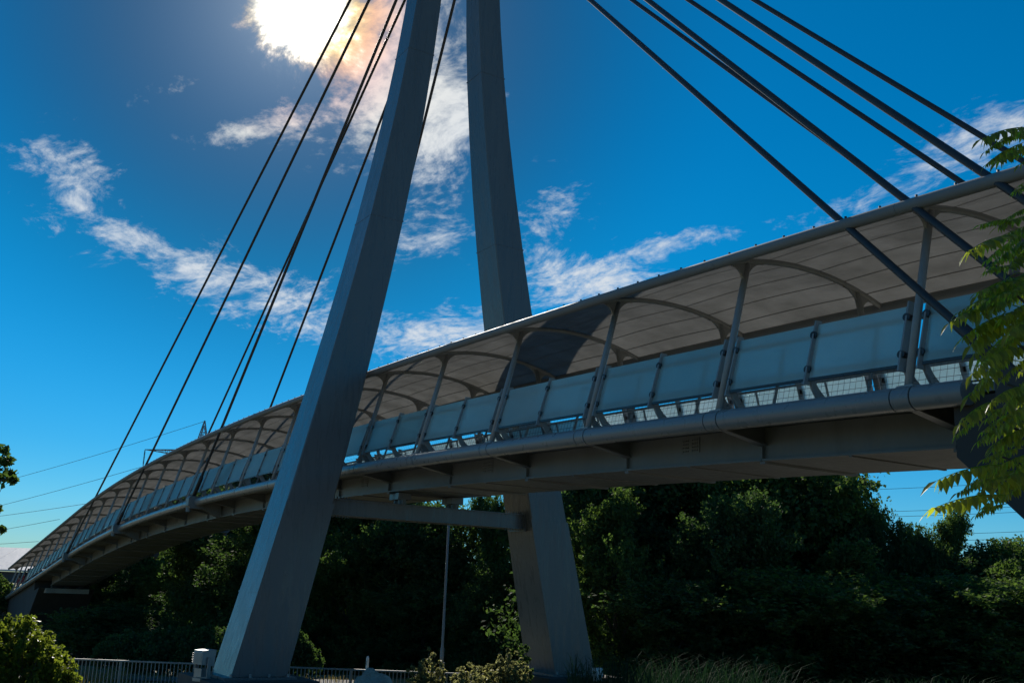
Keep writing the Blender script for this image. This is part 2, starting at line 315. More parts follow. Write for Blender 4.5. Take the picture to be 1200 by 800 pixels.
# ------------------------------------------------------------------ the footbridge
PB = 3.0
def kX(k): return (4.5-k)*PB
def zt(X):
    z = lambda x: -.01764*x - .00108*x*x + 1e-5*x**3
    return z(X) if X > -40 else z(-40) + .113*(X+40)
bridge = thing('footbridge', 'grey cable-stayed footbridge with leaning pylon legs, glass parapets and fabric canopy', 'footbridge', (0, 0, 0))
K0, K1 = -5, 26
PX = -1.346
def build_pylon():
    def yo(z):
        if z > 16.5: z = 16.5
        return 3.41832 - .23349*z + .00219*z*z + .0002*z**3
    def yi(z):
        if z > 16: z = 16
        return 2.39484 - .20596*z + .00283*z*z + .00015*z**3
    tx = lambda z: .58902 - .01809*z
    zs = [-4.62, -3.5, -2.2, -1.0, 0, 1.5, 3, 4.5, 6, 7.5, 9, 10.5, 12, 13.5, 15, 16.5, 18, 19.4]
    for sd in (-1, 1):
        m = MB(); c = .022
        for z in zs:
            a, b, x = yi(z), yo(z), tx(z)
            for (dx, y) in ((-x+c, a), (x-c, a), (x, a+c), (x, b-c), (x-c, b), (-x+c, b), (-x, b-c), (-x, a+c)): m.v.append(tuple(T(PX+dx, sd*y, z)))
        n = 8
        for i in range(len(zs)-1):
            for k in range(n): m.f.append((i*n+k, i*n+(k+1) % n, (i+1)*n+(k+1) % n, (i+1)*n+k))
        m.f.append(tuple(range(n))); m.f.append(tuple(len(m.v)-n+k for k in range(n)))
        leg = m.build('pylon_leg', M_STEEL, bridge)
        # the face plates stand slightly proud of the box below the cross beam
        m = MB(); zz = [-4.60, -3.4, -2.2, -1.0]; e = .03
        for i in range(len(zz)-1):
            z0, z1 = zz[i], zz[i+1]
            m.hexa([T(PX+tx(z0)+.002, sd*(yi(z0)-e), z0), T(PX+tx(z0)+.022, sd*(yi(z0)-e), z0), T(PX+tx(z0)+.022, sd*(yo(z0)+e*.5), z0), T(PX+tx(z0)+.002, sd*(yo(z0)+e*.5), z0),
                    T(PX+tx(z1)+.002, sd*(yi(z1)-e), z1), T(PX+tx(z1)+.022, sd*(yi(z1)-e), z1), T(PX+tx(z1)+.022, sd*(yo(z1)+e*.5), z1), T(PX+tx(z1)+.002, sd*(yo(z1)+e*.5), z1)])
        m.build('face_plate', M_STEEL, leg)
        for z in (-2.93, 5.9, 10.6):                                       # shop weld seams round the box
            m = MB(); P = []
            for q in (z-.012, z+.012):
                a, b, x = yi(q)-.006, yo(q)+.006, tx(q)+.006
                if z < -1: x += .0215
                P += [T(PX-x, sd*a, q), T(PX+x, sd*a, q), T(PX+x, sd*b, q), T(PX-x, sd*b, q)]
            m.hexa(P).build('weld_seam', M_STEEL, leg)
        b0 = T(PX, sd*(yo(-4.62)+yi(-4.62))/2, -4.62)                      # base plate, bolts and plinth
        m = MB().box(b0.x-1.05, b0.x+1.05, b0.y-.95, b0.y+.95, b0.z-.05, b0.z+.012); m.build('base_plate', M_STEEL, leg)
        for bx in (-.95, .95):
            for by in (-.75, -.25, .25, .75):
                MB().tube([(b0.x+bx, b0.y+by, b0.z), (b0.x+bx, b0.y+by, b0.z+.09)], .035, 6).build('anchor_bolt', M_GALV, leg)
        MB().box(b0.x-1.5, b0.x+1.5, b0.y-1.4, b0.y+1.4, -1.9, b0.z-.052).build('plinth', M_CONC, bridge)
    for z in (16.0, 17.2, 18.4):
        MB().box(*sorted((T(PX-.2, 0, 0).x, T(PX+.2, 0, 0).x)), T(0, -.46, 0).y, T(0, .46, 0).y, T(0, 0, z-.22).z, T(0, 0, z+.22).z).build('mast_strut', M_STEEL, bridge)
    # cross beam with end plates and bolts
    zb, hb, wb = -.857, .36, .3
    y0 = yi(zb-.18)-.01
    m = MB(); a, b = T(PX-wb+.05, -y0, zb-hb), T(PX+wb-.05, y0, zb); m.box(a.x, b.x, a.y, b.y, a.z+.02, b.z-.02)
    cb = m.build('cross_beam', M_STEEL, bridge)
    for z0, z1 in ((zb-.022, zb), (zb-hb, zb-hb+.022)):
        a, b = T(PX-wb, -y0, z0), T(PX+wb, y0, z1); MB().box(a.x, b.x, a.y, b.y, a.z, b.z).build('flange', M_STEEL, cb)
    for sd in (-1, 1):
        a, b = T(PX-wb-.06, min(sd*(y0-.04), sd*(y0+.02)), zb-hb-.05), T(PX+wb+.06, max(sd*(y0-.04), sd*(y0+.02)), zb+.05); MB().box(a.x, b.x, a.y, b.y, a.z, b.z).build('end_plate', M_STEEL, cb)
        for i in range(7):
            for z in (zb+.01, zb-hb-.05):
                q = T(PX+wb-.05, sd*(y0-.08-.075*i), z); MB().tube([q, q+Vector((0, 0, .05))], .022, 6).build('bolt', M_STEEL, cb)
    for sd in (-1, 1):                                                     # bearings that carry the deck
        for dx in (-.12, .12):
            q = T(PX+dx, sd*.7, zb); MB().tube([q, q+Vector((0, 0, .14))], .12, 14).box(q.x-.16, q.x+.16, q.y-.2, q.y+.2, q.z+.14, T(0, 0, zt(PX)-.615).z).build('bearing', M_STEEL, bridge)
    return yi, yo
yi, yo = build_pylon()

ANCH_L = {-1: (9.5, 13.5, 17.5), 1: (8.6, 12.5, 16.5)}
ANCH_R = (-.46, -.78, -1.13)
def sweep(x0, x1, prof, n=5):
    """closed profile (Y,z about the tube top) swept along the deck line"""
    m = MB(); k = len(prof)
    for i in range(n):
        X = x0+(x1-x0)*i/(n-1); z0 = zt(X)
        for (y, z) in prof: m.v.append(tuple(T(X, y, z0+z)))
    for i in range(n-1):
        for j in range(k): m.f.append((i*k+j, i*k+(j+1) % k, (i+1)*k+(j+1) % k, (i+1)*k+j))
    m.f.append(tuple(range(k-1, -1, -1))); m.f.append(tuple((n-1)*k+j for j in range(k))); return m
def circ(yc, zc, r, n=18): return [(yc+r*math.cos(2*math.pi*i/n), zc+r*math.sin(2*math.pi*i/n)) for i in range(n)]
rib_z = lambda y: 2.37 - .0976*y*y
def build_deck():
    for k in range(-1, 21):
        x1, x0 = kX(k)-.006, kX(k+1)+.006
        if k == -1: x1 = 13.75; x0 = kX(0)+.006
        if k == -1: x0, x1 = kX(0)+.006, 13.95
        g = sweep(x0, x1, [(-.9, -.13), (-.9, -.56), (.9, -.56), (.9, -.13)]).build('girder_segment', M_GIRD, bridge)
        sweep(x0, x1, [(-.96, -.562), (-.96, -.592), (.96, -.592), (.96, -.562)]).build('bottom_flange', M_GIRD, g)
    for k in range(K0, K1):
        x0, x1 = kX(k+1)+.004, kX(k)-.004
        sweep(x0, x1, [(-1.66, -.03), (-1.66, -.125), (1.66, -.125), (1.66, -.03)]).build('deck_slab', M_GIRD, bridge)
    for sd in (-1, 1):
        for k in range(K0, K1):
            # edge tube, broken at the stay anchors, with a ringed collar at every post
            cuts = [kX(k+1)+.135, kX(k)-.135]
            if k == -1 and sd == -1: cuts = [kX(0)+.135, 14.25]
            elif k < -1 or k == -1: cuts = [14.27, 14.25] if k == -1 and sd == -1 else ([kX(0)+.135, 14.25] if k == -1 else None)
            if cuts is None: continue
            segs = [cuts]
            for ka in ANCH_L[sd]:
                X = kX(ka)
                if cuts[0] < X < cuts[1]: segs = [[cuts[0], X-.2], [X+.2, cuts[1]]]
            for a, b in segs: sweep(a, b, circ(sd*1.78, -.136, .136), 4).build('edge_tube', M_TUBE, bridge, 'auto')
        for k in range(0, K1):
            X = kX(k)
            sweep(X-.115, X+.115, circ(sd*1.78, -.136, .1385), 2).build('tube_collar', M_TUBE, bridge, 'auto')
            if k > 20: continue
            # tapered bracket from girder web to the tube
            m = MB(); z0 = zt(X)
            m.prism([T(X-.012, sd*.902, z0-.127), T(X-.012, sd*.902, z0-.36), T(X-.012, sd*1.66, z0-.22), T(X-.012, sd*1.66, z0-.127)], (.03, 0, 0))
            b = m.build('bracket', M_GIRD, bridge)
            m = MB(); m.hexa([T(X-.07, sd*.903, z0-.385), T(X+.07, sd*.903, z0-.385), T(X+.05, sd*1.7, z0-.245), T(X-.05, sd*1.7, z0-.245), T(X-.07, sd*.903, z0-.361), T(X+.07, sd*.903, z0-.361), T(X+.05, sd*1.7, z0-.221), T(X-.05, sd*1.7, z0-.221)])
            m.build('bracket_flange', M_GIRD, b)
    for k2 in range(0, 41):                                # cross ribs under the soffit
        X = kX(k2/2); w = .05 if k2 % 2 == 0 else .02
        a, b = T(X-w, -.94, zt(X)-.594), T(X+w, .94, zt(X)-.594); z1 = T(X, 0, zt(X)-.632 if k2 % 2 == 0 else zt(X)-.612).z
        m = MB(); m.hexa([(a.x, a.y, z1), (b.x, a.y, z1), (b.x, b.y, z1), (a.x, b.y, z1), (a.x, a.y, a.z), (b.x, a.y, a.z), (b.x, b.y, a.z), (a.x, b.y, a.z)]); m.build('soffit_rib', M_GIRD, bridge)
    # transverse stiffener ribs on the web between brackets
    for k in range(0, 21):
        X = kX(k)
        for sd in (-1, 1):
            a, b = T(X-.014, sd*.902, zt(X)-.555), T(X+.014, sd*.955, zt(X)-.39)
            MB().box(a.x, b.x, min(a.y, b.y), max(a.y, b.y), a.z, b.z).build('web_stiffener', M_GIRD, bridge)
    pl = MB(); pl.box(-.2, .2, -.012, 0, -.40, -.17); pl = pl.mesh('splice_plate', M_GIRD)
    bl = MB()
    for i in range(4):
        for j in range(4):
            for sx in (-1, 1): bl.tube([(sx*(.05+.035*i), -.013, -.205-.052*j), (sx*(.05+.035*i), -.03, -.205-.052*j)], .011, 6)
    bl = bl.mesh('splice_bolts', M_GIRD)
    for k in (1.5, 3.5, 5.5, 7.5, 11.5, 15.5):
        X = kX(k); q = T(X, -.902, zt(X)); o = link('splice_plate', pl, bridge, (q.x, q.y, q.z)); o.scale = (1.25, 1, 1.25); link('splice_bolts', bl, o)
def build_canopy():
    pm = None
    for k in range(K0, K1+1):
        X = kX(k); z0 = zt(X)
        for sd in (-1, 1):
            if k < -1: pass
            o = T(X, 0, z0)
            m = MB().tube([Vector((0, sd*1.74*S, -.02)), Vector((0, sd*1.15*S, 2.2*S))], .062, 10)
            o = m.build('canopy_post', M_RIB, bridge, True, loc=tuple(T(X, 0, z0)))
            m = MB(); a = Vector((0, sd*1.74*S, 0)); m.box(-.13, .13, a.y-.09, a.y+.09, -.012, .02); m.build('shoe', M_RIB, o)
            # curved gusset where the post forks into the rib
            for dr in (-1, 1):
                prof = []; n = 7
                for i in range(n):
                    y = 1.15 + dr*.30*i/(n-1); prof.append((y, rib_z(y)-.035))
                for i in range(n):
                    t = (math.pi/2)*(i/(n-1)); y = 1.15+dr*(.30-.262*math.sin(t)); z = rib_z(1.15+dr*.3)-.05-.30*(1-math.cos(t)); prof.append((y + (.265*.3*(1-math.cos(t))), z))
                m = MB().prism([Vector((-.02, sd*y*S, z*S)) for y, z in prof], (.04, 0, 0)); m.build('gusset', M_RIB, o)
        ys = np.linspace(-1.72, 1.72, 25)
        m = MB().tube([Vector((0, y*S, rib_z(y)*S)) for y in ys], .055, 8); m.build('canopy_rib', M_RIB, bridge, True, loc=tuple(T(X, 0, z0)))
    nu, nv = 19, 9
    for k in range(K0, K1):
        X1, X0 = kX(k), kX(k+1)
        def fz(y, v):
            return rib_z(y)+.035+.04*math.sin(math.pi*v)*(1-(y/1.74)**4)
        P = []
        for j in range(nv):
            v = j/(nv-1); X = X0+(X1-X0)*v; z0 = zt(X)
            for i in range(nu):
                y = -1.74+3.48*i/(nu-1); P.append(T(X, y, z0+fz(y, v)))
        m = MB().poly(P, [(j*nu+i, j*nu+i+1, (j+1)*nu+i+1, (j+1)*nu+i) for j in range(nv-1) for i in range(nu-1)])
        o = m.build('canopy_panel', M_FAB, bridge, True)
        for ys in (-1.25, -.72, -.2, .32, .85, 1.35):
            m = MB(); P = []
            for j in range(nv):
                v = j/(nv-1); X = X0+(X1-X0)*v; z0 = zt(X)
                for dy in (-.011, .011): P.append(T(X, ys+dy, z0+fz(ys+dy, v)-.006))
            m.poly(P, [(2*j, 2*j+1, 2*j+3, 2*j+2) for j in range(nv-1)]); m.build('seam', M_SEAM, o)
        for sd in (-1, 1):
            sweep(X0+.002, X1-.002, circ(sd*1.74, 2.09, .078, 14), 4).build('canopy_edge_tube', M_EDGE, bridge, 'auto')
        m = MB()
        for i in range(6):
            X = X0+(i+.5)/6*(X1-X0); q = T(X, -1.74, zt(X)+2.165); m.tube([q, q+Vector((0, 0, .035))], .02, 6)
        m.build('lacing_studs', M_DARK, bridge)
def build_parapet():
    lean = .296
    yb = lambda z: 1.775 - lean*z                     # outer face line of the leaning parapet
    def blade(sd):
        m = MB(); w = .05
        P = [(sd*(yb(.2)+.03), .2), (sd*(yb(.2)-.10), .2), (sd*(yb(1.06)-.09), 1.06), (sd*(yb(1.06)+.02), 1.06)]
        m.prism([Vector((-.013, y*S, z*S)) for y, z in P], (.026, 0, 0)); return m.mesh('stanchion', M_RIB)
    def foot(sd):
        # curved foot from the back of the tube up to the blade
        n = 7; A = []; B = []
        for i in range(n):
            t = i/(n-1); z = -.03+.34*t; bend = (1-t)**2
            A.append((yb(.3)-.03 - .02 - .22*bend, z)); B.append((yb(.3)-.12 - .02 - .40*bend, z))
        prof = A+B[::-1]
        m = MB().prism([Vector((-.022, sd*y*S, z*S)) for y, z in prof], (.044, 0, 0))
        return m.mesh('foot', M_RIB)
    BL = {s: blade(s) for s in (-1, 1)}; FT = {s: foot(s) for s in (-1, 1)}
    def clampm(sd):
        a = Vector((0, sd*.045, 0)); m = MB().tube([a, -a*1.2], [.06, .052], 12); m.box(-.09, .09, -sd*.02-.012, -sd*.02+.012, -.018, .018); return m.mesh('clamp', M_DARK)
    CL = {s: clampm(s) for s in (-1, 1)}
    for sd in (-1, 1):
        for k2 in range(2*K0, 46):
            k = k2/2; X = kX(k)
            for dx in ((-.125, .125) if k2 % 2 == 0 else (0,)):
                s = link('stanchion', BL[sd], bridge, tuple(T(X+dx, 0, zt(X+dx)))); link('foot', FT[sd], s)
            # glass panel towards the next station
            xa = X-(.165 if k2 % 2 == 0 else .04); xb = kX(k+.5)+(.165 if k2 % 2 else .04)
            zl, zh = .27, 1.0; th = .011
            yl, yh = yb(zl)-.02, yb(zh)-.02
            P = []
            for X_ in (xa, xb):
                z0 = zt(X_)
                P.append([T(X_, sd*(yl-th), z0+zl), T(X_, sd*(yl+th), z0+zl), T(X_, sd*(yh+th), z0+zh), T(X_, sd*(yh-th), z0+zh)])
            g = MB().hexa([P[0][0], P[1][0], P[1][1], P[0][1], P[0][3], P[1][3], P[1][2], P[0][2]]).build('glass_panel', M_GLASS, bridge)
            near = sd == -1 and k < 8
            cm = MB()
            for X_, e in ((xa, .035), (xb, -.035)):
                for zc in (.40, .86):
                    q = T(X_+e, sd*(yb(zc)-.02), zt(X_)+zc)
                    if near: link('clamp', CL[sd], g, tuple(q))
                    else: cm.box(q.x-.045, q.x+.045, q.y-.04, q.y+.04, q.z-.04, q.z+.04)
            if not near: cm.build('clamp_set', M_DARK, g)
            # lower edge rail under the glass
            a = T(xa-.0, sd*(yb(.262)-.02), zt(xa)+.262); b = T(xb+.0, sd*(yb(.262)-.02), zt(xb)+.262)
            MB().beam(a, b, .05, .045).build('glass_rail', M_DARK, g)
        # inner handrail and wire mesh
        for k in range(K0, K1):
            X1, X0 = kX(k), kX(k+1)
            m = MB().tube([T(X1, sd*1.2, zt(X1)+.92), T(X0, sd*1.2, zt(X0)+.92)], .03, 8); m.build('handrail', M_GALV, bridge, True)
            m = MB().tube([T(X1, sd*1.26, zt(X1)+.46), T(X0, sd*1.26, zt(X0)+.46)], .02, 6); m.build('lower_handrail', M_GALV, bridge, True)
            m = MB()
            for zz in (.03, .12, .21, .30, .39): m.tube([T(X1, sd*(1.52-.25*zz), zt(X1)+zz), T(X0, sd*(1.52-.25*zz), zt(X0)+zz)], .0035 if zz > .05 else .014, 4, False)
            n = 34
            for i in range(n):
                X = X0+(X1-X0)*(i+.5)/n; m.tube([T(X, sd*1.52, zt(X)+.0), T(X, sd*1.42, zt(X)+.4)], .003, 4, False)
            m.build('wire_mesh', M_WIRE, bridge)
            for kk in (k+.25, k+.75):
                X = kX(kk); m = MB().beam(T(X, sd*1.5, zt(X)-.03), T(X, sd*1.22, zt(X)+.93), .05, .02, (1, 0, 0)); m.build('handrail_post', M_RIB, bridge)
def build_cables():
    apex_l = (15.9, 17.35, 18.35); apex_r = (16.4, 17.3, 18.1)
    def stay(A, B, lab):
        A = Vector(A); B = Vector(B); d = (B-A).normalized()
        c = MB().tube([A, A.lerp(B, .5), B], .056, 10, False).build('stay_cable', M_CABLE, bridge, True)
        MB().tube([A-d*.1, A+d*1.1, A+d*1.25], [.085, .085, .06], 12).build('socket', M_CABLE, c, True)
        MB().tube([B-d*.9, B], [.062, .09], 10).build('upper_socket', M_CABLE, c, True)
    for sd in (-1, 1):
        for ka, za in zip(ANCH_L[sd], apex_l):
            X = kX(ka); z0 = zt(X)
            stay(T(X, sd*1.93, z0-.05), T(PX, sd*.58, za), '')
            # anchor block that breaks the tube, on a deep tapered outrigger
            m = MB(); c = .04
            prof = [(1.56, .05), (1.56, -.36), (2.02, -.36), (2.1, -.26), (2.1, -.02), (2.04, .05)]
            m.prism([T(X-.19, sd*y, z0+z) for y, z in prof], (.38*S, 0, 0)); ab = m.build('anchor_block', M_GIRD, bridge)
            MB().tube([T(X-.1, sd*2.0, z0-.3), T(X-.1, sd*2.0, z0-.47)], .11, 12).build('anchor_nut', M_GIRD, ab)
            m = MB(); m.prism([T(X-.15, sd*.965, z0-.1), T(X-.15, sd*.965, z0-.62), T(X-.15, sd*1.555, z0-.35), T(X-.15, sd*1.555, z0-.1)], (.30*S, 0, 0)); m.build('outrigger', M_GIRD, bridge)
        for ka, za in zip(ANCH_R, apex_r):
            X = kX(ka); stay(T(X, sd*1.93, zt(X)-.06), T(PX, sd*.45, za), '')
build_deck(); build_canopy(); build_parapet(); build_cables()

# ------------------------------------------------------------------ abutments
def build_abutments():
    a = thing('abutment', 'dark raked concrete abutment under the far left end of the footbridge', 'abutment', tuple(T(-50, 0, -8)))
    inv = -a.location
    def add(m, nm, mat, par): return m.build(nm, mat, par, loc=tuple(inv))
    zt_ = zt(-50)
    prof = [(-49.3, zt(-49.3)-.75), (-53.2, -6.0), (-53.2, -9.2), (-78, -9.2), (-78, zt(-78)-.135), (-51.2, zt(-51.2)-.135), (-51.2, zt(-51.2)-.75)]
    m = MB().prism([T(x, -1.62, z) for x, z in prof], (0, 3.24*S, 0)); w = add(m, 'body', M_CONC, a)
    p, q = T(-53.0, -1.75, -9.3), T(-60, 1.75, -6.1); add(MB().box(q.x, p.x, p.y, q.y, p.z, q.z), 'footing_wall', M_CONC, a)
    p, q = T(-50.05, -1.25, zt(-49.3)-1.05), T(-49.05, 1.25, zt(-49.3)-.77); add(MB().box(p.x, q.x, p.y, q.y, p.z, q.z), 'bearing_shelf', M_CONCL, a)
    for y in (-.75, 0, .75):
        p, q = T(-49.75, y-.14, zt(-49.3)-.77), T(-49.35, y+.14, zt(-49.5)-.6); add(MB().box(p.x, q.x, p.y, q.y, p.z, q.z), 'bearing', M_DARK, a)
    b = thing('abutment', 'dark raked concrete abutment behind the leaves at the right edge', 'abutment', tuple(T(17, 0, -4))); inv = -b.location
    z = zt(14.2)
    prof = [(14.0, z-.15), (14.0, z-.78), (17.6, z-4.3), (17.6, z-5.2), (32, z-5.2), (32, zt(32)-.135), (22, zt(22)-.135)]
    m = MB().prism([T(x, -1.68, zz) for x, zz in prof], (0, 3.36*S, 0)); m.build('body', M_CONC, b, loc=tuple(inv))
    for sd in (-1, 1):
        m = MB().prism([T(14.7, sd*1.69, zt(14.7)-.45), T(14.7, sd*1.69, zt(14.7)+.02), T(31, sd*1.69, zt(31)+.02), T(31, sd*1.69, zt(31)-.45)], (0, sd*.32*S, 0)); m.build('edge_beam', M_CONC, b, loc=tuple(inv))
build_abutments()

# ------------------------------------------------------------------ vegetation
def leaf_cloud(centres, radii, n_each, size, flat=.5, asp=1.7, droop=.2, spray=0.0, axis=None):
    """folded rhombic leaves scattered in clumps, or along short twigs that point outward when spray > 0"""
    C0 = np.asarray(centres, float); C = np.repeat(C0, n_each, 0); rr = np.repeat(np.asarray(radii, float), n_each)
    N = len(C); d = rng.normal(size=(N, 3)); d /= np.linalg.norm(d, axis=1)[:, None]
    rad = rr*np.power(rng.random(N), .45)
    p = C + d*rad[:, None]*np.array([1, 1, .8])
    if spray:
        ntw = 9; u = rng.normal(size=(len(C0), ntw, 3))*.8; out = C0-np.asarray(axis, float); out /= np.linalg.norm(out, axis=1)[:, None]+1e-6
        u += out[:, None, :]*.9 + np.array([0, 0, .35]); u /= np.linalg.norm(u, axis=2)[:, :, None]
        U = u[np.repeat(np.arange(len(C0)), n_each), rng.integers(0, ntw, N)]; t = rng.random(N)**.8
        p = C + U*(rr*spray*t)[:, None] + rng.normal(size=(N, 3))*(rr*.26*(1.1-.7*t))[:, None]
    nrm = rng.normal(size=(N, 3)) + np.array([0, 0, flat]) + d*.5; nrm /= np.linalg.norm(nrm, axis=1)[:, None]
    ax = rng.normal(size=(N, 3)) + d*.6 + np.array([0, 0, -droop]); ax -= nrm*(ax*nrm).sum(1)[:, None]; ax /= np.linalg.norm(ax, axis=1)[:, None]
    sd = np.cross(nrm, ax); s = size*(.6+.8*rng.random(N))[:, None]
    a = p-ax*s*.5; b = p+ax*s*.5; l = p+sd*s*.5/asp+nrm*s*.1; r = p-sd*s*.5/asp+nrm*s*.1
    V = np.stack([a, l, b, r], 1).reshape(-1, 3); i = np.arange(N)*4
    return V, np.stack([i, i+1, i+2, i+3], 1)
def limb_mesh(m, a, b, r0, r1, wob=.06, n=5, sides=7):
    a = Vector(a); b = Vector(b); L = (b-a).length; pts = []; rad = []
    for i in range(n):
        t = i/(n-1); p = a.lerp(b, t)
        if 0 < i < n-1: p += Vector((random.gauss(0, 1), random.gauss(0, 1), random.gauss(0, .5)))*L*wob
        pts.append(p); rad.append(r0+(r1-r0)*t)
    m.tube(pts, rad, sides, True); return pts
def tree_meshes(h, w, nclump, nleaf, size, mat, seed, low=.12, trunk_r=.16):
    """a crown of clumps round a branching trunk, base at the origin"""
    random.seed(seed); m = MB(); top = Vector((random.uniform(-.3, .3), random.uniform(-.3, .3), h*.8))
    tp = limb_mesh(m, (0, 0, -.4), top, trunk_r, .03, .02, 8, 9)
    cs = []; rs = []
    lobes = []
    for i in range(9):
        an = random.uniform(0, 6.28); zz = random.uniform(.25, .85); rr = w*.5*random.uniform(.25, .75)*(1.15-abs(zz-.45)*1.2)
        lobes.append((Vector((math.cos(an)*rr, math.sin(an)*rr, h*zz)), w*random.uniform(.2, .34)))
    lobes.append((Vector((0, 0, h*.86)), w*.2)); lobes.append((Vector((random.uniform(-.2, .2)*w, random.uniform(-.2, .2)*w, h*.93)), w*.11))
    for (c, r) in lobes:
        b = tp[min(7, max(1, int(c.z/h*6)))]
        limb_mesh(m, b, c, trunk_r*.38, .02, .06, 5, 6)
    for i in range(nclump):
        c, r = random.choice(lobes); dv = Vector((random.gauss(0, 1), random.gauss(0, 1), random.gauss(0, 1))).normalized()*r*random.uniform(.35, 1.05)
        p = c+dv; p.z = max(h*low, min(h*.985, p.z)); cs.append(tuple(p)); rs.append(w*random.uniform(.06, .13))
        if i % 3 == 0: limb_mesh(m, c, p, .025, .008, .05, 3, 4)
    for i in range(nclump//4):                         # skirt of low growth
        an = random.uniform(0, 6.28); rr = w*.5*math.sqrt(random.random())*.9; cs.append((math.cos(an)*rr, math.sin(an)*rr, h*random.uniform(low*.4, low+.18))); rs.append(w*random.uniform(.08, .14))
    V, F = leaf_cloud(cs, rs, nleaf, size, spray=2.1, axis=(0, 0, h*.4))
    return m.mesh('trunk', M_BARK, True), fast_mesh('crown', V, F, mat)
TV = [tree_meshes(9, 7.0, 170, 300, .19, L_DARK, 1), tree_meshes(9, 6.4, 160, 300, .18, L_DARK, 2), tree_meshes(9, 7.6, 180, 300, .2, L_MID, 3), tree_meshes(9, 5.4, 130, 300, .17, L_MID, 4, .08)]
def horizon_y(px): return 695.1 + (px-600)*math.tan(ROLL)
def place_tree(px, topy, q, var, label, wide=1.0, group='dark trees behind the footbridge'):
    top = at(px, topy, q); g = ground_z(top.x, top.y); h = top.z-g
    o = thing('leafy_tree', label, 'tree', (top.x, top.y, g), group, random.uniform(0, 6.28)); s = h/9; sw = max(s, .75)*wide
    o.scale = (sw, sw, s)
    link('trunk', TV[var][0], o); link('crown', TV[var][1], o)
random.seed(21)
ROW = [  # pixel of the top, distance, variant, words that single it out
 (705, 548, 47, 0, 'dark tree standing closest to the right of the far pylon leg', 1.0),
 (755, 545, 50, 1, 'dark tree second to the right of the far pylon leg', 1.0),
 (815, 550, 46, 2, 'dark tree third to the right of the far pylon leg', 1.0),
 (880, 548, 49, 0, 'dark tree fourth to the right of the far pylon leg, under the girder', 1.05),
 (915, 562, 46, 2, 'rounded dark tree whose top meets the girder soffit near right', 1.0),
 (972, 572, 47, 1, 'dark tree where the treeline begins stepping down on the right', .62),
 (1030, 612, 45, 0, 'dark tree on the falling slope of the right treeline', .62),
 (1070, 630, 44, 1, 'dark tree filling the dip left of the pointed bushy tree', .6),
 (1112, 612, 44, 3, 'bushy tree with a raised pointed top under the power lines', .62),
 (1168, 648, 43, 1, 'low dark tree just left of the right picture edge', 1.0),
 (1225, 662, 42, 2, 'low dark tree cut by the right picture edge', 1.1),
 (640, 612, 56, 2, 'dark tree hidden mostly behind the far pylon leg', 1.0),
 (575, 593, 58, 1, 'tree whose tip shows in the gap above the cross beam', .5),
 (505, 602, 60, 0, 'dark tree behind the tall thin lamp post', 1.0),
 (450, 590, 63, 2, 'dark tree right of the near pylon leg under the deck', 1.0),
 (400, 566, 68, 1, 'dark tree directly behind the near pylon leg', 1.0),
 (335, 564, 68, 0, 'dark tree immediately left of the near pylon leg', 1.1),
 (275, 577, 77, 0, 'dark tree under the second visible deck anchor from the pylon', 1.1),
 (215, 594, 92, 0, 'dark tree under the middle of the left deck', 1.1),
 (160, 622, 97, 1, 'dark tree beside the far left abutment', 1.1),
 (128, 668, 93, 1, 'paler leafy tree rising at the edge of the far left abutment', .8),
 (720, 590, 40, 3, 'bushy low tree in front of the right treeline near the far leg', .9),
 (860, 600, 40, 1, 'bushy low tree in front of the middle of the right treeline', .9),
 (985, 650, 39, 3, 'bushy low tree in front of the right end of the treeline', 1.0),
 (590, 665, 53, 0, 'low dark tree seen between the cross beam and the shrubs', 1.0),
 (415, 650, 60, 2, 'low dark tree low down between the pylon legs', 1.2),
 (322, 640, 63, 1, 'low dark tree filling the gap left of the near pylon leg', 1.4),
 (265, 645, 72, 0, 'low dark tree over the floodlight', 1.5),
 (225, 668, 85, 2, 'low dark tree above the middle of the left railing', 1.5),
 (185, 678, 89, 1, 'low dark tree right of the rounded green shrub', 1.6),
 (145, 700, 91, 0, 'low dark tree closest to the rounded green shrub', 1.5),
 (158, 715, 62, 0, 'added dark-leaved bush nearest the left abutment', 1.5),  # squat bush added over bright ground, dark leaves in place of tree shade
 (500, 690, 57, 1, 'low dark tree at the foot of the lamp post', 1.4),
 (1070, 690, 38, 0, 'low dark tree in the lower right beneath the pointed bushy tree', 1.3),
 (1150, 700, 37, 2, 'low dark tree in the bottom right corner', 1.3),
 (780, 690, 38, 1, 'low dark tree behind the tall grass', 1.3),
 (920, 690, 38, 2, 'low dark tree right of the tall grass', 1.3),
]
for r_ in ROW: place_tree(*r_)

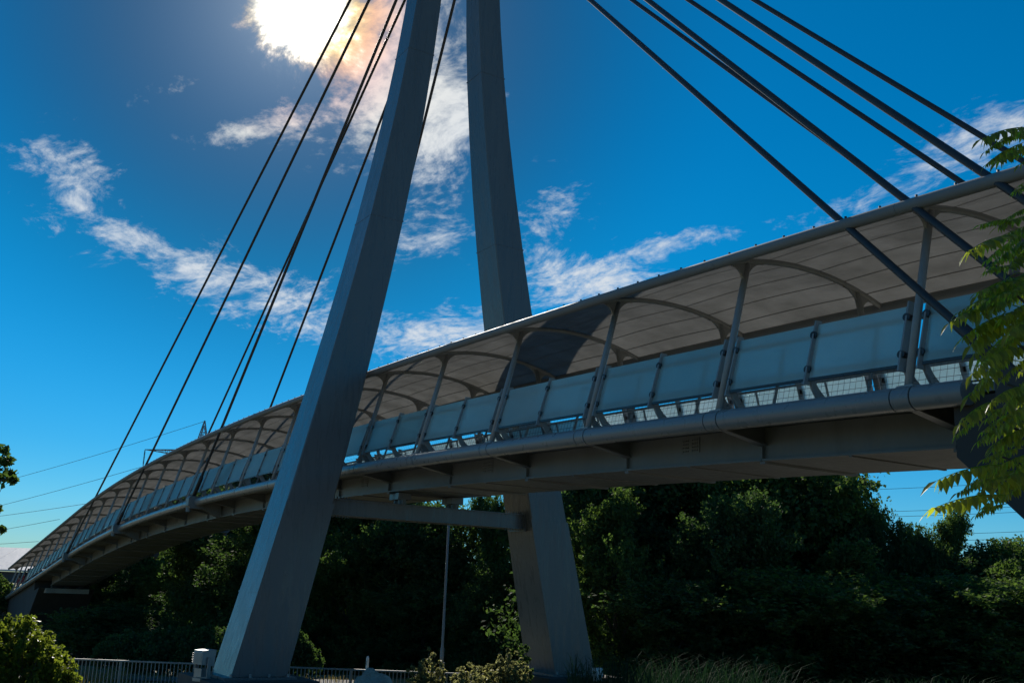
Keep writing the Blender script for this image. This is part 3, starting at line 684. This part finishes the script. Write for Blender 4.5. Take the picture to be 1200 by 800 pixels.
def shrub(px, topy, q, w, label, mat, size, nclump, nleaf, name='shrub', upright=False, seed=0, group=None, base=None):
    random.seed(seed); top = at(px, topy, q); g = ground_z(top.x, top.y) if base is None else base; h = top.z-g
    o = thing(name, label, 'shrub', (top.x, top.y, g), group); m = MB(); cs = []; rs = []
    for i in range(nclump):
        an = random.uniform(0, 6.28); rr = w*.5*math.sqrt(random.random()); t = random.uniform(.15, 1)
        if upright: hh = h*(1-.45*(rr/(w*.5))**1.5)*random.uniform(.75, 1.0)
        else: hh = h*math.sqrt(max(.05, 1-.8*(rr/(w*.5))**2))
        b = Vector((math.cos(an)*rr*.3, math.sin(an)*rr*.3, -.1)); e = Vector((math.cos(an)*rr, math.sin(an)*rr, hh))
        limb_mesh(m, b, e, .018, .005, .03, 4, 5)
        for s in range(4 if upright else 3):
            t = 1-s*.17 - random.uniform(0, .08); p = b.lerp(e, t); cs.append(tuple(p)); rs.append((.09 if upright else .16)*(1+.5*s)*max(.6, w*.5))
    V, F = leaf_cloud(cs, rs, nleaf, size, flat=.2, asp=2.2 if upright else 1.6, spray=0 if upright else 1.5, axis=(0, 0, h*.3))
    m.build('stems', M_BARK, o); link('foliage', fast_mesh('foliage', V, F, mat), o)
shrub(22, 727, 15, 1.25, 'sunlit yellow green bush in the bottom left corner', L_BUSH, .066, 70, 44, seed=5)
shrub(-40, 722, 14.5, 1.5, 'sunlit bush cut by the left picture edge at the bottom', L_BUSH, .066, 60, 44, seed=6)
shrub(66, 765, 15.5, .6, 'small low bush growing at the left end of the railing', L_BUSH, .075, 30, 30, seed=8)
for i_, (px_, ty_, lab_) in enumerate(((330, 742, 'added dark-leaved shrub just left of the near pylon leg'), (288, 738, 'added dark-leaved shrub above the floodlight'), (246, 742, 'added dark-leaved shrub behind the middle of the left railing'), (204, 740, 'added dark-leaved shrub behind the left half of the railing'), (160, 746, 'added dark-leaved shrub behind the lit end of the railing'))):
    shrub(px_, ty_, 47+i_*.4, 3.2, lab_, L_DARK, .14, 80, 70, seed=30+i_, group='added dark shrubs behind the railing')  # shrubs added to darken sunlit ground; their dark leaves stand in for shade
shrub(-2, 676, 96, 3.5, 'green shrub on the bank at the very left beside the ramp', L_MID, .22, 60, 50, seed=41)
shrub(104, 722, 60, 2.6, 'rounded green shrub in front of the far left abutment', L_MID, .2, 60, 40, seed=9)
shrub(505, 745, 30.0, .9, 'narrow upright olive shrub in front of the railing by the lamp post', L_OLIVE, .075, 26, 60, upright=True, seed=12)
shrub(490, 760, 29.8, .8, 'short olive shrub hugging the left foot of the narrow upright shrub', L_OLIVE, .07, 16, 45, upright=True, seed=13)
shrub(598, 748, 30.5, 1.3, 'tall olive grey shrub against the foot of the far pylon leg', L_OLIVE, .08, 40, 60, upright=True, seed=14)
shrub(560, 766, 30.0, 1.6, 'broad low olive shrub right of the railing end', L_OLIVE, .075, 44, 50, upright=True, seed=15)
shrub(615, 735, 31.5, .6, 'thin green shrub peeping out left of the far pylon leg', L_MID, .09, 14, 45, upright=True, seed=16)

# foreground tree with long pinnate leaves on the right
def pinnate(seed, L=.42, n=12):
    random.seed(seed); V = []; F = []
    def rz(t): return -.10*L*t*t*2.2
    rc = [Vector((L*t, 0, rz(t))) for t in np.linspace(0, 1, 7)]
    m = MB().tube(rc, [.0035, .003, .0028, .0025, .002, .0016, .001], 4, False)
    def leaflet(o, yaw, dr, l, w):
        d = Vector((math.cos(yaw)*math.cos(dr), math.sin(yaw)*math.cos(dr), -math.sin(dr)))
        s = Vector((-math.sin(yaw), math.cos(yaw), 0)); s = (s + Vector((0, 0, random.uniform(-.5, .5)))).normalized(); nn = d.cross(s)
        P = [o, o+d*l*.3+s*w*.42+nn*w*.12, o+d*l*.62+s*w*.36+nn*w*.1-Vector((0, 0, .05*l)), o+d*l-Vector((0, 0, .16*l)), o+d*l*.62-s*w*.36+nn*w*.1-Vector((0, 0, .05*l)), o+d*l*.3-s*w*.42+nn*w*.12, o+d*l*.34, o+d*l*.66-Vector((0, 0, .05*l))]
        m.poly(P, [(0, 1, 6), (0, 6, 5), (1, 2, 7, 6), (6, 7, 4, 5), (2, 3, 7), (7, 3, 4)])
    for i in range(n):
        t = .16+.80*i/(n-1); o = Vector((L*t, 0, rz(t))); l = L*.18*(1-.45*abs(t-.5)**1.2)*random.uniform(.85, 1.15)
        for s in (-1, 1): leaflet(o, s*R(random.uniform(52, 72)), R(random.uniform(30, 70)), l, l*.56)
    leaflet(rc[-1], 0, R(30), L*.26, L*.1)
    return m.mesh('leaf', L_ASH)
def pinnate_tree():
    PV = [pinnate(s) for s in range(40, 46)]
    q0 = 5.2
    base = at(1330, 760, q0); g = ground_z(base.x, base.y)
    o = thing('pinnate_tree', 'foreground tree with drooping bright green pinnate leaves at the right edge', 'tree', (base.x, base.y, g))
    inv = Vector(o.location)
    m = MB(); P = lambda px, py, q: at(px, py, q)-inv
    trunk = [Vector((0, 0, -.3)), P(1325, 640, q0), P(1310, 450, q0), P(1300, 250, q0), P(1310, 40, q0)]
    m.tube(trunk, [.09, .07, .055, .04, .02], 9); m.build('trunk', M_BARK, o, True)
    random.seed(99)
    twigs = [((1300, 260), (1225, 150), 5.0), ((1305, 330), (1225, 250), 5.1), ((1305, 430), (1190, 345), 4.9), ((1308, 480), (1190, 400), 5.2), ((1308, 520), (1180, 450), 5.0), ((1312, 560), (1185, 500), 4.9), ((1315, 600), (1175, 535), 5.1), ((1318, 640), (1210, 575), 4.8), ((1300, 250), (1230, 200), 5.3), ((1310, 500), (1215, 440), 5.5)]
    for (a, b, q) in twigs:
        m = MB(); limb_mesh(m, P(*a, q0), P(*b, q), .02, .006, .04, 5, 6); m.build('branch', M_BARK, o, True)
    # leaves: pixel of stalk base, of tip, distance
    L = [((1212, 150), (1146, 143), 5.0), ((1225, 165), (1162, 172), 5.1), ((1230, 145), (1180, 150), 5.2), ((1235, 180), (1190, 178), 5.0), ((1240, 200), (1192, 203), 5.2), ((1225, 212), (1182, 216), 5.0),
         ((1225, 250), (1165, 252), 5.0), ((1215, 262), (1150, 275), 5.1), ((1220, 240), (1180, 244), 5.2), ((1205, 270), (1160, 292), 5.0), ((1195, 275), (1122, 274), 4.9), ((1215, 290), (1170, 300), 5.3), ((1220, 275), (1185, 285), 5.2),
         ((1185, 340), (1118, 352), 4.9), ((1200, 330), (1140, 328), 5.1), ((1175, 355), (1105, 358), 5.0), ((1190, 365), (1120, 378), 5.0),
         ((1178, 580), (1086, 572), 4.8), ((1185, 545), (1093, 537), 4.9), ((1175, 560), (1118, 565), 5.0), ((1180, 590), (1140, 592), 4.9), ((1165, 470), (1118, 478), 5.0), ((1150, 490), (1115, 500), 5.0)]
    for i in range(82):
        y = random.uniform(318, 560)
        edge = 1138 + (10 if y < 340 else 0) + 30*math.exp(-((y-505)/22)**2)
        bx = random.uniform(edge+38, 1245); by = y+random.uniform(-10, 10)
        an = random.uniform(-.45, .5) + (math.pi if random.random() < .8 else 0); ln = random.uniform(44, 78)
        L.append(((bx, by), (max(edge-8, bx+math.cos(an)*ln), by+abs(math.sin(an))*ln*.7+random.uniform(-5, 14)), random.uniform(4.7, 5.9)))
    for i in range(16):
        y = random.choice((random.uniform(140, 185), random.uniform(240, 330), random.uniform(270, 330))); bx = random.uniform(1188, 1250)
        an = math.pi+random.uniform(-.4, .5); ln = random.uniform(40, 66); L.append(((bx, y), (max(1150, bx+math.cos(an)*ln), y+random.uniform(-4, 22)), random.uniform(4.8, 5.7)))
    for i, (a, b, q) in enumerate(L):
        A = P(*a, q); B = P(*b, q+random.uniform(-.18, .18)); d = B-A; ln = d.length
        x = d.normalized(); z = Vector((random.uniform(-.3, .3), random.uniform(-.3, .3), 1)); y = z.cross(x).normalized(); z = x.cross(y)
        lf = link('leaf', PV[i % len(PV)], o); s = ln/.44
        s2 = max(.5, min(1.1, s*1.12))
        lf.matrix_local = Matrix.Translation(A) @ Matrix((x, y, z)).transposed().to_4x4() @ Matrix.Diagonal((s, s2, s2, 1))
pinnate_tree()

# oak twig from a tree outside the left edge
def oak():
    q = 13.0; base = at(-150, 800, q); g = ground_z(base.x, base.y)
    o = thing('oak_tree', 'dark leafy branch tip of a tree poking in at the left edge', 'tree', (base.x, base.y, g)); inv = Vector(o.location)
    P = lambda px, py, q_=q: at(px, py, q_)-inv
    m = MB(); m.tube([Vector((0, 0, -.3)), P(-145, 640), P(-135, 500), P(-130, 380)], [.17, .14, .11, .05], 9); m.build('trunk', M_BARK, o, True)
    m = MB(); random.seed(4)
    for a, b in (((-140, 600), (4, 548)), ((-140, 620), (-2, 600)), ((-138, 560), (-10, 525)), ((-60, 575), (14, 560))): limb_mesh(m, P(*a), P(*b), .03, .006, .03, 5, 6)
    m.build('branch', M_BARK, o, True)
    cs = [tuple(P(x, y, q+random.uniform(-.3, .3))) for x, y in ((2, 528), (8, 540), (12, 555), (3, 560), (15, 562), (-5, 545), (-2, 596), (3, 620), (-12, 610), (-20, 560), (-30, 530), (-35, 590), (-60, 560), (-70, 500), (-90, 600), (-80, 440), (-110, 400), (-60, 640))]
    rs = [.09, .09, .08, .08, .05, .12, .05, .035, .1] + [.3]*9
    V, F = leaf_cloud(cs, rs, 34, .1, asp=1.5); link('crown', fast_mesh('crown', V, F, L_MID), o)
oak()

def tall_grass():
    N = 5200; V = []; F = []
    for i in range(N):
        px = random.uniform(668, 1215) if random.random() < .8 else random.uniform(668, 900); q = random.uniform(25, 34)
        b = at(px, 800, q); g = ground_z(b.x, b.y); h = random.uniform(.8, 1.75)*(1.1 if px < 930 else .8)
        an = random.uniform(0, 6.28); ln = random.uniform(.1, .55)*h; w = random.uniform(.008, .018)
        d = Vector((math.cos(an), math.sin(an), 0)); s = Vector((-d.y, d.x, 0))*w
        o = len(V); p0 = Vector((b.x, b.y, g-.05)); 
        for t in (0, .4, .75): 
            c = p0 + d*ln*t**2.2 + Vector((0, 0, h*(t-.25*t**3))); V += [c-s*(1-t*.6), c+s*(1-t*.6)]
        c = p0+d*ln*1.15+Vector((0, 0, h*.72)); V += [c-s*.1, c+s*.1]
        F += [(o, o+1, o+3, o+2), (o+2, o+3, o+5, o+4), (o+4, o+5, o+7, o+6)]
    g = link('tall_grass', fast_mesh('tall_grass', [tuple(v) for v in V], F, L_GRASS)); g['kind'] = 'stuff'; tag(g, 'tall arching green grass below the trees at bottom right', 'grass')
    V = []; F = []
    for i in range(5200):
        px = random.uniform(40, 640); q = random.uniform(27, 46) if px > 160 else random.uniform(34.2, 44)
        b = at(px, 800, q); g = ground_z(b.x, b.y); h = random.uniform(.15, .5) if px > 150 else random.uniform(.35, .95); an = random.uniform(0, 6.28); w = .012
        d = Vector((math.cos(an), math.sin(an), 0)); s = Vector((-d.y, d.x, 0))*w; p0 = Vector((b.x, b.y, g-.04)); o = len(V)
        V += [p0-s, p0+s, p0+d*h*.15+Vector((0, 0, h*.6))+s*.7, p0+d*h*.15+Vector((0, 0, h*.6))-s*.7, p0+d*h*.4+Vector((0, 0, h))]
        F += [(o, o+1, o+2, o+3)]; F += [(o+3, o+2, o+4, o+4)]
    F = [f for f in F if len(set(f)) == 4]
    g = link('rough_grass', fast_mesh('rough_grass', [tuple(v) for v in V], F, L_DRY)); g['kind'] = 'stuff'; tag(g, 'dry olive grass on the bank behind the railing', 'grass')
random.seed(3); tall_grass()

# ------------------------------------------------------------------ small things
def railing():
    q = 33.2
    A = at(52, 771, q); B = at(560, 789, q)
    zt_ = (A.z+B.z)/2; A.z = B.z = zt_; L = (B-A).length; d = (B-A)/L; nrm = Vector((-d.y, d.x, 0))
    o = thing('metal_railing', 'long grey metal railing of upright bars running behind the pylon', 'railing', (A.x, A.y, zt_-1.15))
    inv = Vector(o.location); m = MB().beam(A-inv, B-inv, .07, .045); m.build('top_rail', M_RAIL, o)
    MB().beam(A-inv-Vector((0, 0, .98)), B-inv-Vector((0, 0, .98)), .05, .03).build('bottom_rail', M_RAIL, o)
    bm = MB().box(-.012, .012, -.012, .012, 0, .95).mesh('bar', M_RAIL); pm = MB().box(-.035, .035, -.035, .035, -.5, 1.13).mesh('post', M_RAIL); n = int(L/.118)
    for i in range(1, n):
        p = A+d*(L*i/n)-inv
        if i % 20 == 0: link('post', pm, o, (p.x, p.y, 0))
        else: link('bar', bm, o, (p.x, p.y, .18), math.atan2(d.y, d.x))
railing()
def floodlight():
    b = at(236, 795, 27.2); o = thing('floodlight', 'boxy pale metal floodlight on the plinth beside the near pylon leg', 'floodlight', tuple(b), rz=R(200))
    w, h = .24, .2
    m = MB(); m.hexa([(-w, -.16, .32), (w, -.16, .32), (w*.8, .18, .36), (-w*.8, .18, .36), (-w, -.2, .32+2*h), (w, -.2, .32+2*h), (w*.8, .16, .3+2*h), (-w*.8, .16, .3+2*h)]); hd = m.build('housing', M_GALV, o)
    for i in range(6): MB().box(-w*.8, w*.8, .185, .21, .4+i*.045, .412+i*.045).build('cooling_fin', M_GALV, hd)
    m = MB().hexa([(-w*.9, -.17, .35), (w*.9, -.17, .35), (w*.9, -.164, .35), (-w*.9, -.164, .35), (-w*.9, -.205, .29+2*h), (w*.9, -.205, .29+2*h), (w*.9, -.2, .29+2*h), (-w*.9, -.2, .29+2*h)]); m.build('lens', M_DARK, hd)
    m = MB(); m.box(-w-.03, -w-.005, -.05, .05, .06, .55).box(w+.005, w+.03, -.05, .05, .06, .55).box(-w-.03, w+.03, -.05, .05, .03, .058); m.build('yoke', M_GALV, o)
    m = MB().box(-.17, .17, -.15, .15, -.05, .029).box(-.13, .15, -.1, .12, .06, .26); m.build('gear_box', M_GALV, o)
floodlight()
def rock(px, py, q, w, h, label, seed):
    import bmesh
    random.seed(seed); bm = bmesh.new(); bmesh.ops.create_icosphere(bm, subdivisions=3, radius=1)
    for v in bm.verts:
        n = v.co.normalized(); k = 1+.16*math.sin(n.x*5+seed)*math.cos(n.y*4)+.1*math.sin(n.z*9+n.x*7)
        v.co = Vector((n.x*w*k, n.y*w*.8*k, n.z*h*k))
    top = at(px, py, q); me = bpy.data.meshes.new('boulder'); bm.to_mesh(me); bm.free(); me.materials.append(M_ROCK)
    o = link('boulder', me, None, (top.x, top.y, top.z-h*.95)); tag(o, label, 'boulder')
rock(436, 788, 28.5, .62, .55, 'grey boulder in front of the railing between the pylon legs', 3)
def lamp():
    b = at(517, 788, 40); t = at(526, 560, 40); g = ground_z(b.x, b.y)
    o = thing('lamp_post', 'tall thin grey lamp post under the bridge between the pylon legs', 'lamp post', (b.x, b.y, g)); h = 8.4
    MB().tube([(0, 0, -.2), (0, 0, 1.6), (0, 0, 1.65), (0, 0, h)], [.075, .075, .05, .04], 10).build('column', M_TUBE, o, True)
    MB().tube([(0, 0, h), (-.1, .3, h+.15), (-.25, .8, h+.2)], .03, 8).build('arm', M_GALV, o, True)
    MB().hexa([(-.37, .75, h+.14), (-.17, .75, h+.14), (-.22, 1.3, h+.16), (-.42, 1.3, h+.16), (-.34, .75, h+.25), (-.2, .75, h+.25), (-.25, 1.3, h+.24), (-.39, 1.3, h+.24)]).build('lantern', M_GALV, o)
    MB().box(-.05, .05, .084, .1, .5, 1.1).build('door', M_GALV, o)
lamp()
def marker():
    b = at(430, 784, 36); t = at(430, 768, 36)
    o = thing('marker_post', 'slim white marker post standing behind the railing', 'post', (b.x, b.y, b.z-.6)); h = t.z-b.z+.6
    MB().box(-.05, .05, -.03, .03, -.6, h-.06).poly([(-.05, -.03, h-.06), (.05, -.03, h-.06), (.05, .03, h-.06), (-.05, .03, h-.06), (0, -.03, h), (0, .03, h)], [(0, 1, 4), (2, 3, 5), (1, 2, 5, 4), (3, 0, 4, 5)]).build('body', M_WHITE, o)
    MB().box(-.045, .045, -.036, -.0302, h-.3, h-.15).build('reflector', M_GALV, o)
marker()
def bollard():
    t = at(700, 782, 28.5); g = ground_z(t.x, t.y); h = t.z-g
    o = thing('bollard', 'squat off-white bollard at the right foot of the far pylon leg', 'bollard', (t.x, t.y, g))
    MB().tube([(0, 0, -.2), (0, 0, h-.38)], .13, 14).build('shaft', M_WHITE, o, 'auto')
    MB().tube([(0, 0, h-.38), (0, 0, h-.36), (0, 0, h-.33)], [.105, .105, .105], 14).build('groove', M_CONC, o, 'auto')
    MB().tube([(0, 0, h-.33), (0, 0, h-.03), (0, 0, h)], [.14, .15, .13], 14).build('head', M_WHITE, o, 'auto')
bollard()
def far_building():
    q = 135; p = at(0, 668, q); a = at(28, 643, q+9)
    ez, rz_ = p.z, a.z
    o = thing('pale_roofed_building', 'low building with a big pale sloping roof at the far left edge', 'building', (p.x, p.y, -2.7)); inv = Vector(o.location)
    def G(l, dq, z): return p + c_right*l + fwd_h*dq + Vector((0, 0, z-p.z)) - inv
    MB().hexa([G(-30, .8, -2.7), G(6, .8, -2.7), G(6, 17, -2.7), G(-30, 17, -2.7), G(-30, .8, ez-.1), G(6, .8, ez-.1), G(6, 17, ez-.1), G(-30, 17, ez-.1)]).build('wall', M_WALLP, o)
    for i in range(12):
        l0 = -31+i*3.2; l1 = l0+3.17
        MB().hexa([G(l0, 0, ez), G(l1, 0, ez), G(l1, 9, rz_), G(l0, 9, rz_), G(l0, 0, ez+.15), G(l1, 0, ez+.15), G(l1, 9, rz_+.15), G(l0, 9, rz_+.15)]).build('roof_sheet', M_ROOFP, o)
        MB().hexa([G(l0, 9.01, rz_), G(l1, 9.01, rz_), G(l1, 18, ez), G(l0, 18, ez), G(l0, 9.01, rz_+.15), G(l1, 9.01, rz_+.15), G(l1, 18, ez+.15), G(l0, 18, ez+.15)]).build('roof_sheet', M_ROOFP, o)
    for i in range(6):
        l = -26+i*5; MB().hexa([G(l, .72, -.8), G(l+2.2, .72, -.8), G(l+2.2, .79, -.8), G(l, .79, -.8), G(l, .72, .9), G(l+2.2, .72, .9), G(l+2.2, .79, .9), G(l, .79, .9)]).build('window', M_DARK, o)
far_building()

def lattice_tower():
    q = 250; pk = at(240, 492.5, q); g = -2.7; h = pk.z-g
    o = thing('transmission_tower', 'steel lattice transmission tower rising behind the left canopy', 'transmission tower', (pk.x, pk.y, g)); inv = Vector(o.location)
    arm_l = at(170, 526.5, q)-inv; za = arm_l.z; dirv = Vector((arm_l.x, arm_l.y, 0)); aL = dirv.length; dirv.normalize(); perp = Vector((-dirv.y, dirv.x, 0))
    def half(z): 
        if z > za: return .9*(h-z)/(h-za)*1.6+.05
        return 1.5+(za-z)/za*4.0
    r = .09; m = MB()
    def cn(z): 
        w = half(z); return [dirv*(sx*w)+perp*(sy*w)+Vector((0, 0, z)) for sx, sy in ((-1, -1), (1, -1), (1, 1), (-1, 1))]
    lv = [0, 5, 9.5, 13.5, 17, 20, 22.8, 25.3, 27.6, 29.7, 31.6, za]; lv = [z for z in lv if z < za-.5]+[za, za+(h-za)*.33, za+(h-za)*.62, za+(h-za)*.82, h-.05]
    for a, b in zip(lv[:-1], lv[1:]):
        A, B = cn(a), cn(b)
        for i in range(4):
            j = (i+1) % 4; m.tube([A[i], B[i]], r*1.3, 4); m.tube([A[i], B[j]], r*.7, 4); m.tube([A[j], B[i]], r*.7, 4); m.tube([B[i], B[j]], r*.7, 4)
    m.build('mast', M_LATT, o)
    for zz, f in ((za, 1.0), (za-7.5, 1.25), (za-15, 1.05)):
        if zz < 5: continue
        for sd in (-1, 1):
            m = MB(); tip = dirv*sd*aL*f+Vector((0, 0, zz)); w = half(zz)
            roots = [dirv*sd*w+perp*s*w+Vector((0, 0, zz+dz)) for s in (-1, 1) for dz in (0.25, -1.5)]
            for rt in roots: m.tube([rt, tip], r, 4)
            n = 7
            for i in range(1, n):
                t = i/n; Q = [rt.lerp(tip, t) for rt in roots]; Q2 = [rt.lerp(tip, (i-1)/n) for rt in roots]
                for a, b in ((0, 1), (2, 3), (0, 2), (1, 3)): m.tube([Q[a], Q[b]], r*.6, 4); m.tube([Q2[a], Q[b]], r*.6, 4)
            arm = m.build('cross_arm', M_LATT, o)
            e = tip+Vector((0, 0, -4.0)); m = MB().tube([tip, e], .1, 6)
            for i in range(10): z = tip.lerp(e, .15+i*.08); m.tube([z, z+Vector((0, 0, .12))], .2, 8)
            m.build('insulator', M_DARK, arm)
lattice_tower()
def lines():
    rad = .055
    def line(a, b, qa, qb, sag, label, rr=rad):
        A = at(*a, qa); B = at(*b, qb); pts = []
        for i in range(25):
            t = i/24; p = A.lerp(B, t); p.z -= sag*4*t*(1-t); pts.append(p)
        o = MB().tube([p-A for p in pts], rr, 5).build('power_line', M_WIRE, None, loc=tuple(A)); tag(o, label, 'power line', 'overhead power lines')
    line((238, 494), (-180, 608), 250, 330, 1.5, 'topmost wire from the lattice tower peak across the left sky')
    line((165, 547), (-160, 628), 250, 330, 1.0, 'second wire down in the left sky')
    line((100, 590), (-150, 620), 262, 330, .6, 'third wire down in the left sky')
    line((70, 608), (-150, 642), 262, 330, .6, 'fourth wire down in the left sky')
    line((45, 634), (-150, 642), 262, 330, .4, 'lowest wire in the left sky above the pale roof')
    for (y0, y1, n) in ((575, 561, 'topmost'), (600.5, 590.5, 'second'), (606.5, 597, 'third'), (628, 620.5, 'fourth'), (635.5, 628.5, 'fifth'), (655, 653.5, 'sixth'), (660, 658.5, 'lowest')):
        line((980, y0), (1260, y1-.6), 300, 290, .3, n+' of the thin wires in the right sky below the girder', .06)
lines()

# ------------------------------------------------------------------ people on the far ramp
def clothmat(name, top, bottom):
    m = bpy.data.materials.new(name); m.use_nodes = True; t = NT(m.node_tree); b = t.n['Principled BSDF']
    oc = t.add('ShaderNodeTexCoord').outputs['Object']; s = t.add('ShaderNodeSeparateXYZ'); t.put(s.inputs[0], oc)
    skin = (.42, .25, .18, 1); z = s.outputs[2]
    c = t.mix(t.math('GREATER_THAN', z, .92), (*bottom, 1), (*top, 1)); c = t.mix(t.math('GREATER_THAN', z, 1.47), c, skin)
    c = t.mix(t.math('LESS_THAN', z, .09), c, (.02, .02, .02, 1))
    hands = t.math('MULTIPLY', t.math('LESS_THAN', z, .90), t.math('GREATER_THAN', t.math('ABSOLUTE', s.outputs[0]), .205)); c = t.mix(hands, c, skin)
    t.put(b.inputs['Base Color'], c); b.inputs['Roughness'].default_value = .8; return m
M_HAIR = pmat('hair', (.03, .022, .018), .6)
def person(X, y, rz, label, top, bottom, stride):
    p = T(X, y, zt(X)-.03)
    o = thing('person', label, 'person', tuple(p), 'people on the far ramp', rz)
    V = []; E = []; Rr = []
    def v(x, y, z, r, pa=None):
        V.append((x, y, z)); Rr.append(r)
        if pa is not None: E.append((pa, len(V)-1))
        return len(V)-1
    pel = v(0, 0, .95, .15); wa = v(0, 0, 1.1, .13, pel); ch = v(0, .01, 1.32, .155, wa); ne = v(0, 0, 1.48, .055, ch); he = v(0, .02, 1.58, .085, ne); v(0, .03, 1.68, .09, he); v(0, .0, 1.74, .06, len(V)-1)
    v(0, .115, 1.60, .016, he)
    for s in (-1, 1):
        hp = v(s*.095, 0, .88, .095, pel); kn = v(s*.10, .05+s*stride*.12, .49, .062, hp); an = v(s*.10, s*stride*.22-.02, .09, .042, kn); v(s*.105, s*stride*.22+.12, .035, .035, an)
        sh = v(s*.19, 0, 1.40, .065, ch); el = v(s*.235, -.02-s*stride*.06, 1.12, .045, sh); wr = v(s*.235, .06-s*stride*.12, .89, .028, el); pm = v(s*.232, .07-s*stride*.12, .83, .03, wr)
        for i in range(4): a = v(s*.23, .045+.02*i-s*stride*.12, .775-.004*abs(i-1.5), .009, pm); v(s*.222, .05+.02*i-s*stride*.12, .735+.004*abs(i-1.5), .008, a)
        a = v(s*.215, .105-s*stride*.12, .82, .01, pm); v(s*.205, .12-s*stride*.12, .79, .008, a)
    me = bpy.data.meshes.new('body'); me.from_pydata(V, E, []); me.update()
    b = link('body', me, o); sk = b.modifiers.new('skin', 'SKIN'); sv = me.skin_vertices
    if not sv: 
        bpy.context.view_layer.update()
    for i, r in enumerate(Rr): me.skin_vertices[0].data[i].radius = (r, r*.85 if r > .11 else r)
    me.skin_vertices[0].data[0].use_root = True
    b.modifiers.new('sub', 'SUBSURF').levels = 1; b.modifiers['sub'].render_levels = 1
    me.materials.append(clothmat('clothes_'+label[:12].replace(' ', '_'), top, bottom))
    m = MB().tube([(0, -.03, 1.56), (0, -.035, 1.64), (0, -.015, 1.73), (0, .01, 1.79), (0, .02, 1.815)], [.07, .105, .105, .075, .02], 10); m.build('hair', M_HAIR, o, True)
person(-60.2, -1.15, R(150), 'person in a red top walking on the far left ramp', (.45, .03, .03), (.02, .02, .03), .6)
person(-58.3, -1.2, R(110), 'person in black with a pale bag shape, right of the red one', (.02, .02, .025), (.03, .03, .05), -.5)
person(-62.6, -1.2, R(200), 'person in dark red clothes at the very left of the ramp', (.25, .03, .035), (.03, .02, .03), .3)
